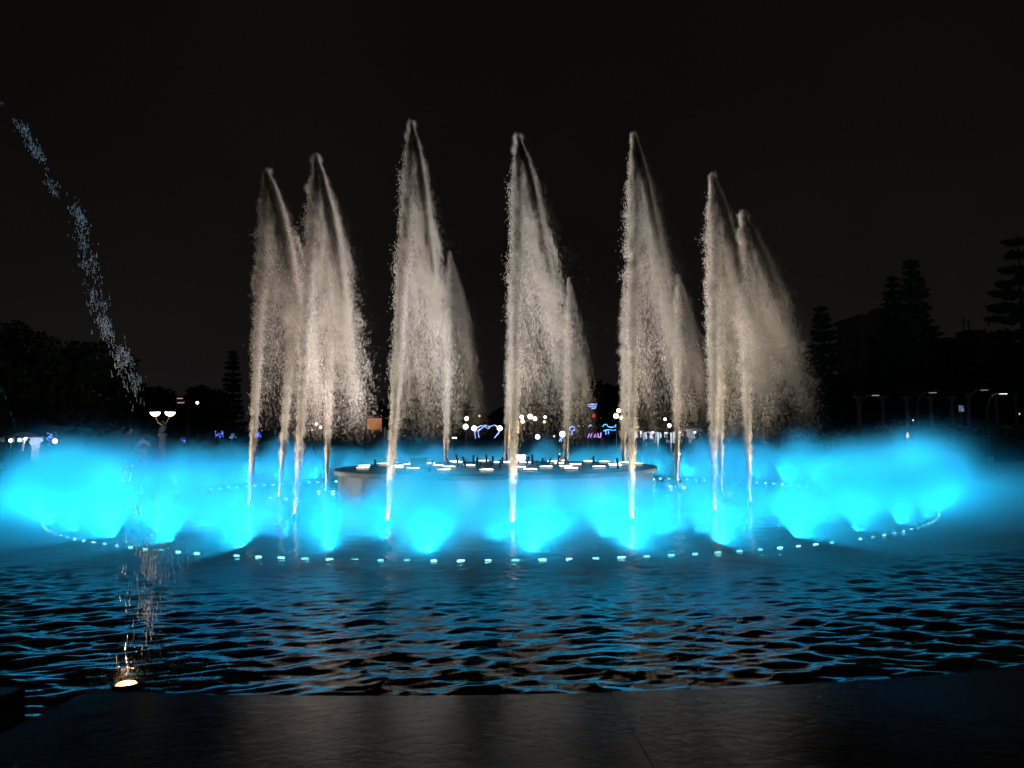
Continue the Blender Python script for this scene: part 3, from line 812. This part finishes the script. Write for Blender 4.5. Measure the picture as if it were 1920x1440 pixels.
def globe(px, py, dia, depth, mat, label, group=None, squash=1.0, arm=False):
    t = W(px, py, depth); h = t.z - .12; rd = max(.05, dia * 0.42 * depth / F_PX)
    root = tag(empty('globe_lamp', (t.x, depth, 0.12)), label, 'lamp', group)
    MB().tube([(0, 0, 0), (0, 0, h - rd)], [.05, .03], 6).build('pole', M['post'], root)
    MB().lathe([(rd * math.sin(R(q)) + 1e-4, -rd * squash * math.cos(R(q))) for q in range(0, 181, 30)], (0, 0, h), 12).build('globe', mat, root, smooth=True)
    MB().lathe([(rd * .35, 0), (rd * .5, .05), (rd * .2, .09)], (0, 0, h + rd * squash), 8).build('finial', M['post'], root)
GL = [
    (875, 785, 9, 62, E_WARM, 'warm white lamp above the white one left of the heart arch'),
    (873, 800, 11, 60, E_WHITE, 'round white lamp left of the heart arch'),
    (899, 780, 5, 80, E_DIM, 'tiny pale lamp above the heart arch'),
    (978, 782, 9, 66, E_WARM, 'warm lamp above its twin, right of the middle jet'),
    (980, 790, 8, 64, E_WARM, 'lower of two stacked warm lamps right of the middle jet'),
    (994, 781, 11, 68, E_WARM, 'left half of a double warm lamp right of the middle jet'),
    (1003, 785, 9, 67, E_WARM, 'right half of a double warm lamp right of the middle jet'),
    (1022, 782, 6, 72, E_WARM, 'small warm lamp left of the slim lone jet'),
    (1021, 791, 6, 74, E_ORANGE, 'dim orange lamp below a small warm lamp left of the slim jet'),
    (1160, 770, 9, 62, E_WARM, 'topmost warm lamp beside the tall right-end jet'),
    (1155, 780, 11, 60, E_WARM, 'wide warm lamp at the left below the topmost one'),
    (1166, 783, 9, 61, E_WARM, 'lowest warm lamp touching the tall right-end jet'),
    (1008, 819, 10, 50, E_WHITE, 'white oval lamp low between the middle jet and the slim jet'),
    (1055, 814, 13, 48, E_WHITE, 'brightest white lamp at the foot of the slim jet'),
    (1039, 818, 5, 55, E_DIM, 'small faint lamp just left of the brightest white lamp'),
    (1247, 786, 6, 58, E_WHITE, 'small white lamp above the market stalls'),
    (1255, 798, 8, 56, E_WHITE, 'bluish white lamp at stall roof height'),
    (593, 795, 6, 60, E_WARM, 'upper of two small warm lamps left of the orange kiosk'),
    (601, 801, 6, 60, E_WARM, 'lower of two small warm lamps left of the orange kiosk'),
    (585, 806, 4, 66, E_DIM, 'tiny pale lamp beside the two small warm lamps'),
    (305, 741, 5, 110, E_WHITE, 'small high white lamp above the twin bowls'),
    (370, 755, 6, 75, E_WHITE, 'small white lamp right of the tall lamp mast'),
    (1712, 788, 4, 46, E_DIM, 'small faint lamp low among the pergola columns'),
    (1911, 776, 4, 50, E_DIM, 'faint pinpoint lamp at the right edge'),
    (103, 827, 10, 44, E_WHITE, 'white lamp beside the purple lit shrub at the left'),
]
for q in GL: globe(*q, group='small plaza lamps')

def mast(px, py, depth):
    t = W(px, py, depth); h = t.z - .12; u = depth / F_PX
    root = tag(empty('lamp_mast', (t.x, depth, 0.12)), 'tall forked lamp mast with long flat arm right of the twin bowls', 'street lamp')
    MB().tube([(0, 0, 0), (0, 0, h - 22 * u)], [.08, .05], 8).build('pole', M['grey_post'], root)
    for k in (-1, 1):
        MB().tube([(0, 0, h - 22 * u), (k * 3 * u, 0, h - 16 * u), (k * 4 * u, 0, h - 8 * u), (k * 7 * u, 0, h)], .035, 6).build('fork', M['grey_post'], root)
    MB().box((-12 * u, 0, h + 1 * u), (42 * u, .18, .07)).build('arm', M['grey_post'], root)
    MB().box((-14 * u, 0, h - 3 * u), (11 * u, .16, .06)).build('lamp_panel', glow('mast_panel', (1.0, .6, .4), .5), root)
    MB().box((-16 * u, 0, h + 5 * u), (10 * u, .16, .06)).build('lamp_panel', bpy.data.materials['mast_panel'], root)
mast(353, 752, 58)

# ------------------------------------------------------------------ light figures of the festival
def led(name, paths, depth, mat, label, cat='light figure', wpx=2.2, post=True):
    """Figure bent from glowing tube; paths in photo pixels at that distance."""
    allp = [W(x, y, depth) for p in paths for x, y in p]
    cx_ = sum(p.x for p in allp) / len(allp)
    root = tag(empty(name, (cx_, depth, 0.12)), label, cat, 'festival light figures')
    for p in paths:
        MB().tube([W(x, y, depth) - Vector((cx_, depth, .12)) for x, y in p], wpx / 2 * depth / F_PX, 6).build('light_tube', mat, root)
    if post:
        zb = min(p.z for p in allp) - .12
        for x_ in (min(p.x for p in allp), max(p.x for p in allp)):
            if zb > .05: MB().tube([(x_ - cx_, 0.03, 0), (x_ - cx_, .03, zb + .05)], .03, 6).build('post', M['post'], root)
    return root
h_ = led('heart_arch', [[(892, 822), (890, 812), (893, 803), (902, 798), (910, 800), (915, 804)], [(915, 804), (920, 799), (928, 797), (936, 803), (935, 812), (927, 821)], [(898, 820), (896, 808), (903, 803), (910, 797), (918, 800)]], 60, E_ICE,
    'heart-shaped arch of pale blue lights behind the platform')
for x_ in (889, 937):
    t = W(x_, 803, 59.9) - h_.location
    MB().lathe([(.03, -.2), (.19, -.08), (.19, .08), (.03, .2)], tuple(t), 10).build('globe', E_WHITE, h_, smooth=True)
led('light_gate', [[(955, 825), (955, 808), (956, 794)], [(962, 792), (972, 791)], [(971, 796), (972, 803), (971, 812)]], 52, E_AMBERLED, 'orange light gate behind the middle jet', wpx=3.2)
led('train_figure', [[(1130, 800), (1133, 796), (1138, 796), (1140, 800), (1145, 801), (1150, 801), (1155, 796), (1154, 801)], [(1131, 808), (1138, 806), (1145, 806), (1150, 807), (1155, 806)], [(1136, 808), (1136, 815)], [(1141, 808), (1141, 814)]], 58, E_SKYBLUE,
    'blue wavy light figure left of the tall right-end jet', wpx=1.8)
led('zigzag_figure', [[(1102, 821), (1105, 813), (1107, 821), (1110, 812)], [(1114, 820), (1116, 813), (1118, 820)], [(1121, 812), (1122, 820), (1126, 820), (1127, 811)]], 57, E_VIOLET, 'violet zigzag row of light tubes below the blue figure', wpx=2.0)
led('animal_figure', [[(1069, 808), (1068, 803), (1072, 799), (1077, 801), (1077, 807), (1072, 808)], [(1083, 797), (1087, 800)], [(1072, 808), (1073, 815)], [(1104, 800), (1107, 797), (1110, 798)]], 58, E_ICE, 'small pale blue animal light figure right of the slim jet', wpx=2.0)
led('lantern_figure', [[(1049, 828), (1051, 821), (1053, 828)], [(1050, 823), (1055, 822)]], 47, E_ICE, 'small pale blue figure under the brightest white lamp', wpx=2.0)
led('arrow_sign', [[(1101, 759), (1110, 758), (1119, 758)], [(1104, 762), (1112, 762), (1117, 761)], [(1108, 766), (1116, 765), (1117, 760)]], 75, E_ICE, 'pale violet lit sign high above the light figures', 'sign', 2.6)
o_ = globe(1113, 780, 8, 74, E_RED, 'dim red lamp under the pale violet sign')
led('light_bar', [[(848, 821), (856, 821)]], 50, E_WHITE, 'short flat white light bar left of the heart arch', wpx=2.2)

def lit_shrub(px, py, w, hgt, depth, mat, label, n=46):
    r = np.random.default_rng(int(px)); t = W(px, py, depth)
    root = tag(empty('lit_shrub', (t.x, depth, .12)), label, 'lit shrub', 'shrubs wrapped in blue lights')
    u = depth / F_PX
    h = t.z + hgt * u * .5
    c = r.normal(0, 1, (900, 3)) * np.array([w * u * .4, w * u * .4, .32 * h]) + np.array([0, 0, h * .5]); c[:, 2] = np.clip(c[:, 2], .05, h)
    v, f = leaf_tris(c, .07, r); o = obj('foliage', mesh_np('foliage', v, f), M['leaf'], root); o['kind'] = 'stuff'
    MB().tube([(0, 0, 0), (0, 0, h * .6)], .03, 6).build('stem', M['bark'], root)
    mb = MB()
    for i in range(n):
        p = (r.normal(0, w * u * .33), -w * u * .3 + r.normal(0, .05), t.z - .12 + r.normal(0, hgt * u * .3))
        mb.lathe([(.001, -.03), (.028, 0), (.001, .03)], p, 5, False)
    mb.build('fairy_lights', mat, root)['kind'] = 'stuff'
lit_shrub(97, 820, 12, 12, 45, E_BLUE, 'purple-blue lit shrub beside a white lamp at the left')
lit_shrub(483, 815, 12, 10, 50, E_BLUE, 'brightest blue lit shrub right of the leftmost jet', 70)
lit_shrub(411, 815, 18, 10, 52, E_BLUE, 'dim blue lit shrub left of the leftmost jet', 26)
lit_shrub(437, 819, 10, 7, 54, E_ICE, 'small pale lit shrub next to the leftmost jet', 14)
lit_shrub(346, 828, 7, 12, 44, E_BLUE, 'small narrow blue lit shrub under the lamp mast', 14)

# ------------------------------------------------------------------ stalls, kiosk
M['canvas'] = paint('white_canvas', (0.72, 0.74, 0.78), 0.8)
M['cloth_dark'] = paint('dark_cloth', (0.03, 0.03, 0.035), 0.9)
def stall(px, top, w_px, depth, label, energy=30, col=(.85, .92, 1.0)):
    a = W(px - w_px / 2, top, depth); b = W(px + w_px / 2, top, depth); w = b.x - a.x; h = a.z - .12
    root = tag(empty('market_stall', ((a.x + b.x) / 2, depth, .12)), label, 'market stall', 'white market stalls behind the pool')
    for sx_ in (-1, 1):
        for sy in (0, 1.6): MB().box((sx_ * (w / 2 - .05), sy, (h - .25) / 2), (.05, .05, h - .25)).build('post', M['grey_post'], root)
    rd = .35
    MB().add([(-w / 2 - .1, -.2, h - .3), (w / 2 + .1, -.2, h - .3), (w / 2 + .1, 1.8, h - .3), (-w / 2 - .1, 1.8, h - .3), (0, .8, h + .05)],
             [(0, 1, 4), (1, 2, 4), (2, 3, 4), (3, 0, 4), (3, 2, 1, 0)]).build('canopy', M['canvas'], root)
    MB().box((0, -.21, h - .42), (w + .2, .02, .24)).build('valance', M['canvas'], root)
    MB().box((0, 1.62, h * .5), (w, .03, h - .5)).build('back_panel', M['canvas'], root)
    MB().box((0, .1, .45), (w - .1, .6, .9)).build('counter', M['cloth_dark'], root)
    MB().lathe([(.02, -.08), (.09, -.02), (.09, .05), (.02, .08)], (w * .2, .5, h - .55), 10).build('lamp_bulb', E_WHITE, root)
    lamp('stall_light', 'POINT', (w * .2, .45, h - .75), energy, col, root, .08)
stall(1197, 797, 26, 60, 'white lit stall just right of the tall right-end jet')
stall(1222, 797, 20, 60, 'second white lit stall right of the tall right-end jet')
stall(1246, 798, 22, 60, 'white lit stall under the bluish lamp')
stall(1271, 797, 24, 60, 'white lit stall beside the short bluish far jet')
stall(1300, 797, 28, 61, 'dim white stall farthest right in the row', 10)
stall(30, 811, 46, 44, 'blue-white lit stall at the left edge behind the crowd', 60, (.7, .8, 1.0))
for q in ((20, 826, 9), (36, 825, 10), (48, 823, 9), (32, 832, 9)):
    globe(q[0], q[1], q[2] * .8, 43.2, E_WHITE, {20: 'white lamp at the left end of the edge stall', 36: 'white lamp in the middle of the edge stall', 48: 'white lamp at the right end of the edge stall', 32: 'lowest white lamp in front of the edge stall'}[q[0]], 'lamps of the edge stall')

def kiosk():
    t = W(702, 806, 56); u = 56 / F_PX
    root = tag(empty('kiosk', (t.x, 56, .12)), 'kiosk with its lamp-lit orange front painted as glow, behind the tallest jet', 'kiosk')
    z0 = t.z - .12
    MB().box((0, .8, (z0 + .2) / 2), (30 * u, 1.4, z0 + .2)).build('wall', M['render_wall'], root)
    MB().box((0, 0, z0 + 11 * u), (26 * u, .3, 21 * u)).build('glow_front', glow('orange_front_glow', (1.0, .36, .10), .30, .4, 2.0), root)  # emission stands in for lamplight on the orange front wall
    MB().box((0, .5, z0 + 23 * u), (36 * u, 2.2, .12)).build('roof', M['post'], root)
    for k in (-9, 0, 9): MB().box((k * u, -.12, z0 - 1.5 * u), (1.2 * u, .05, 5 * u)).build('tassel', M['cloth_dark'], root)
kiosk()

# ------------------------------------------------------------------ pergola, curved lamps, small things at the right
def column(px, top, depth, label, w=0.22):
    t = W(px, top, depth); h = t.z - .12
    root = tag(empty('pergola_column', (t.x, depth, .12)), label, 'column', 'pergola columns at the right', 'thing')
    MB().lathe([(w * .75, 0), (w * .75, .15), (w * .5, .2), (w * .42, h - .25), (w * .5, h - .2), (w * .7, h - .1), (w * .7, h)], n=10).build('shaft', M['grey_post'], root, smooth=True)
    MB().box((0, 0, h + .05), (w * 2, w * 2, .1)).build('capital', M['grey_post'], root)
for px, lab in ((1609, 'pale pergola column farthest left at the right side'), (1655, 'pergola column left of the small flame lantern'), (1700, 'pergola column above the small flame lantern'),
                (1745, 'pergola column under the second small lamp'), (1785, 'pergola column left of the small lit poster'), (1815, 'brightest pergola column right of the small lit poster'), (1868, 'pergola column under the bright angled lamp'), (1905, 'pergola column at the right edge')):
    column(px, 746 if px < 1800 else 740, 44, lab)
for x0, x1, lab in ((1605, 1760, 'left dark beam resting on the pergola columns'), (1762, 1935, 'right dark beam resting on the pergola columns')):
    a, b = W(x0, 742, 44), W(x1, 738, 44)
    o = MB().box((0, 0, 0), ((b - a).length, .25, .16)).build('pergola_beam', M['black_metal'])
    o.location = (a + b) / 2 + Vector((0, 0, .16)); tag(o, lab, 'beam', 'pergola beams', 'thing')

def arm_lamp(px, py, depth, label, bright, mir=1):
    t = W(px, py, depth); h = t.z - .12
    root = tag(empty('curved_lamp', (t.x - .75 * mir, depth, .12)), label, 'street lamp', 'curved-arm lamps at the right')
    MB().tube([(0, 0, 0), (0, 0, h - .7), (.12 * mir, 0, h - .3), (.4 * mir, 0, h - .03), (.75 * mir, 0, h)], [.06, .045, .035, .03, .025], 6).build('pole', M['post'], root)
    MB().box((.85 * mir, 0, h), (.42, .16, .06)).build('lamp_head', M['post'], root)
    MB().box((.85 * mir, -.02, h - .045), (.34, .16, .03)).build('lens', glow('arm_lens', (1, .95, .85), bright), root)
    lamp('arm_light', 'POINT', (.85 * mir, -.1, h - .25), 2 * bright, (1, .95, .85), root, .1)
arm_lamp(1638, 740, 42, 'curved-arm lamp farthest left above the pergola', .3)
arm_lamp(1745, 735, 42, 'curved-arm lamp above the middle of the pergola', .25)
arm_lamp(1842, 730, 42, 'curved-arm lamp above the brightest pergola column', .2)
arm_lamp(1877, 737, 40, 'brightest angled lamp near the right edge', 1.4, 1)

def lit_poster():
    t = W(1802, 775, 43); u = 43 / F_PX
    root = tag(empty('lit_poster', (t.x, 43, .12)), 'small dim blue-white lit poster between two pergola columns', 'poster')
    z0 = t.z - .12
    MB().box((0, 0, z0 / 2), (.06, .06, z0)).build('post', M['post'], root)
    MB().box((0, 0, z0 + 8 * u), (11 * u, .08, 16 * u)).build('frame', M['post'], root)
    MB().box((0, -.05, z0 + 9 * u), (9 * u, .02, 11 * u)).build('panel', glow('poster_panel', (.35, .55, .85), .22, .9, 9.0), root)
lit_poster()
def flame():
    t = W(1702, 822, 36); 
    root = tag(empty('flame_lantern', (t.x, 36, .12)), 'tiny orange flame lantern on a stick in front of the hedge', 'lantern')
    h = t.z - .12
    MB().tube([(0, 0, 0), (0, 0, h)], .025, 6).build('stick', M['post'], root)
    MB().lathe([(.02, 0), (.07, .06), (.06, .14), (.03, .24), (.002, .30)], (0, 0, h), 8).build('flame', glow('flame', (1, .5, .25), 1.6, .4, 8), root, smooth=True)
flame()
def post_box():
    t = W(1858, 872, 27); 
    root = tag(empty('control_post', (t.x, 27, .12)), 'small pale green box with two uprights on the far rim at the right', 'control box')
    u = 27 / F_PX; h = t.z - .12
    for k in (-3, 3): MB().box((k * u, 0, (h + 16 * u) / 2), (2.2 * u, .05, h + 16 * u)).build('upright', paint('pale_green', (.2, .42, .36), .6), root)
    MB().box((0, .02, h + 8 * u), (7 * u, .06, 5 * u)).build('plate', paint('pale_green_plate', (.2, .42, .36), .6), root)
post_box()

# ------------------------------------------------------------------ statues
M['marble'] = paint('pale_marble', (0.62, 0.60, 0.56), 0.5, scale=3)
def statues():
    t = W(268, 842, 38.5); u = 38.5 / F_PX
    root = tag(empty('dolphin_statue', (t.x, 38.5, .12)), 'pale curved leaping-dolphin statue above the mist at the left', 'statue')
    z0 = t.z - .12
    MB().lathe([(.28, 0), (.28, .1), (.2, .15), (.2, z0 - .05), (.26, z0)], n=12).build('pedestal', M['marble'], root)
    P = [(-13, 2), (-9, 9), (-3, 14), (4, 14.5), (9, 11), (12, 7), (15, 6)]
    MB().tube([(x * u, 0, z0 + z * u) for x, z in P], [.03, .08, .12, .12, .10, .06, .01], 10).build('body', M['marble'], root, smooth=True)
    MB().add([(-13 * u, -.02, z0), (-17 * u, -.12, z0 + .05), (-16 * u, .12, z0 + .05), (-12 * u, .02, z0 + .09)], [(0, 1, 3), (0, 3, 2), (0, 2, 1), (1, 2, 3)]).build('tail', M['marble'], root)
    MB().add([(0, -.02, z0 + 16 * u), (-.02, .02, z0 + 16 * u), (-.14, 0, z0 + 22 * u), (.1, 0, z0 + 16 * u)], [(0, 3, 2), (3, 1, 2), (1, 0, 2), (0, 1, 3)]).build('fin', M['marble'], root)
    lamp('statue_light', 'POINT', (.3, -1.2, z0), 14, (1, .9, .8), root, .1)
    t = W(305, 812, 39.5); u = 39.5 / F_PX; z0 = t.z - .12
    root = tag(empty('bird_statue', (t.x, 39.5, .12)), 'pale seated-bird statue on a pedestal below the twin bowl lamp', 'statue')
    MB().lathe([(.3, 0), (.3, .12), (.2, .2), (.16, z0 - .25), (.24, z0 - .12), (.24, z0)], n=12).build('pedestal', M['marble'], root)
    MB().tube([(-.12, 0, z0), (-.05, 0, z0 + .14), (.05, 0, z0 + .30), (.10, 0, z0 + .44), (.06, 0, z0 + .54)], [.08, .15, .15, .09, .05], 10).build('body', M['marble'], root, smooth=True)
    MB().lathe([(.002, -.08), (.07, -.04), (.075, .03), (.002, .08)], (.04, 0, z0 + .58), 10).build('head', M['marble'], root, smooth=True)
    MB().tube([(-.02, 0, z0 + .58), (-.12, 0, z0 + .55)], [.03, .004], 6).build('beak', M['marble'], root)
statues()

# ------------------------------------------------------------------ onlookers on the far side
def person(px, depth, height, coat, label, arm=0, face=0.0, seed=0):
    r = random.Random(seed)
    t = W(px, 830, depth)
    root = tag(empty('person', (t.x, depth, .12), rz=face), label, 'person', 'onlookers behind the pool')
    H = height
    J = {'pelvis': (0, 0, .53 * H), 'waist': (0, 0, .61 * H), 'chest': (0, 0, .73 * H), 'neck': (0, 0, .83 * H), 'head0': (0, -.01, .88 * H), 'head1': (0, -.015, .94 * H), 'head2': (0, -.01, .985 * H)}
    rad = {'pelvis': (.15, .11), 'waist': (.135, .10), 'chest': (.165, .11), 'neck': (.055, .055), 'head0': (.07, .08), 'head1': (.078, .092), 'head2': (.05, .06)}
    E = [('pelvis', 'waist'), ('waist', 'chest'), ('chest', 'neck'), ('neck', 'head0'), ('head0', 'head1'), ('head1', 'head2')]
    for s_, n_ in ((-1, 'l'), (1, 'r')):
        up = arm if s_ > 0 else 0
        J['sh' + n_] = (s_ * .17, 0, .80 * H); rad['sh' + n_] = (.06, .06)
        if up:
            J['el' + n_] = (s_ * .26, -.14, .76 * H); J['wr' + n_] = (s_ * .16, -.26, .90 * H); J['ha' + n_] = (s_ * .14, -.28, .95 * H)
        else:
            J['el' + n_] = (s_ * .23, .01, .63 * H); J['wr' + n_] = (s_ * .22, -.05, .49 * H); J['ha' + n_] = (s_ * .21, -.07, .44 * H)
        rad['el' + n_] = (.045, .045); rad['wr' + n_] = (.032, .03); rad['ha' + n_] = (.038, .022)
        E += [('chest', 'sh' + n_), ('sh' + n_, 'el' + n_), ('el' + n_, 'wr' + n_), ('wr' + n_, 'ha' + n_)]
        J['hp' + n_] = (s_ * .09, 0, .49 * H); J['kn' + n_] = (s_ * .10, -.02, .28 * H); J['an' + n_] = (s_ * .10, .02, .05 * H); J['to' + n_] = (s_ * .11, -.13, .025 * H)
        rad['hp' + n_] = (.095, .095); rad['kn' + n_] = (.06, .06); rad['an' + n_] = (.045, .045); rad['to' + n_] = (.04, .03)
        E += [('pelvis', 'hp' + n_), ('hp' + n_, 'kn' + n_), ('kn' + n_, 'an' + n_), ('an' + n_, 'to' + n_)]
    ks = list(J); me = bpy.data.meshes.new('body')
    me.from_pydata([J[k] for k in ks], [(ks.index(a), ks.index(b)) for a, b in E], [])
    o = obj('body', me, M[coat], root)
    o.modifiers.new('skin', 'SKIN'); sv = me.skin_vertices[0].data
    for i, k in enumerate(ks): sv[i].radius = rad[k]; sv[i].use_root = (k == 'pelvis')
    ss = o.modifiers.new('sub', 'SUBSURF'); ss.levels = ss.render_levels = 1
    MB().lathe([(.03, -.06), (.085, -.03), (.092, .02), (.07, .07), (.01, .095)], (0, .015, .955 * H), 10).build('hair', M['hair'], root, smooth=True)
M['hair'] = paint('dark_hair', (.012, .01, .009), .5)
M['coat_black'] = paint('black_coat', (.02, .02, .022), .85)
M['coat_grey'] = paint('grey_coat', (.10, .10, .105), .85)
M['coat_brown'] = paint('brown_coat', (.08, .055, .04), .85)
PPL = [(12, 38.6, 1.68, 'coat_black', 'person in black at the left edge in front of the lit stall', 0), (31, 38.2, 1.72, 'coat_grey', 'person in grey in front of the lit stall', 0), (52, 38.9, 1.60, 'coat_black', 'shorter person in black right of the person in grey', 0),
       (84, 38.3, 1.74, 'coat_grey', 'person in grey holding one arm up near the lit shrub', 1), (112, 38.8, 1.66, 'coat_brown', 'person in brown between the lit shrub and the mist', 0),
       (1198, 39.4, 1.72, 'coat_black', 'person in black in front of the stall by the tall right-end jet', 0), (1216, 40.0, 1.64, 'coat_brown', 'person in brown in front of the second stall', 0),
       (1243, 39.6, 1.70, 'coat_black', 'person in black under the bluish lamp', 1), (1284, 39.2, 1.76, 'coat_black', 'tall person in black beside the short bluish far jet', 0), (1306, 40.2, 1.62, 'coat_grey', 'short person in grey in front of the dim stall', 0)]
for i, (px, dp, hh, ct, lab, arm) in enumerate(PPL): person(px, dp, hh, ct, lab, arm, random.uniform(-.5, .5), i)
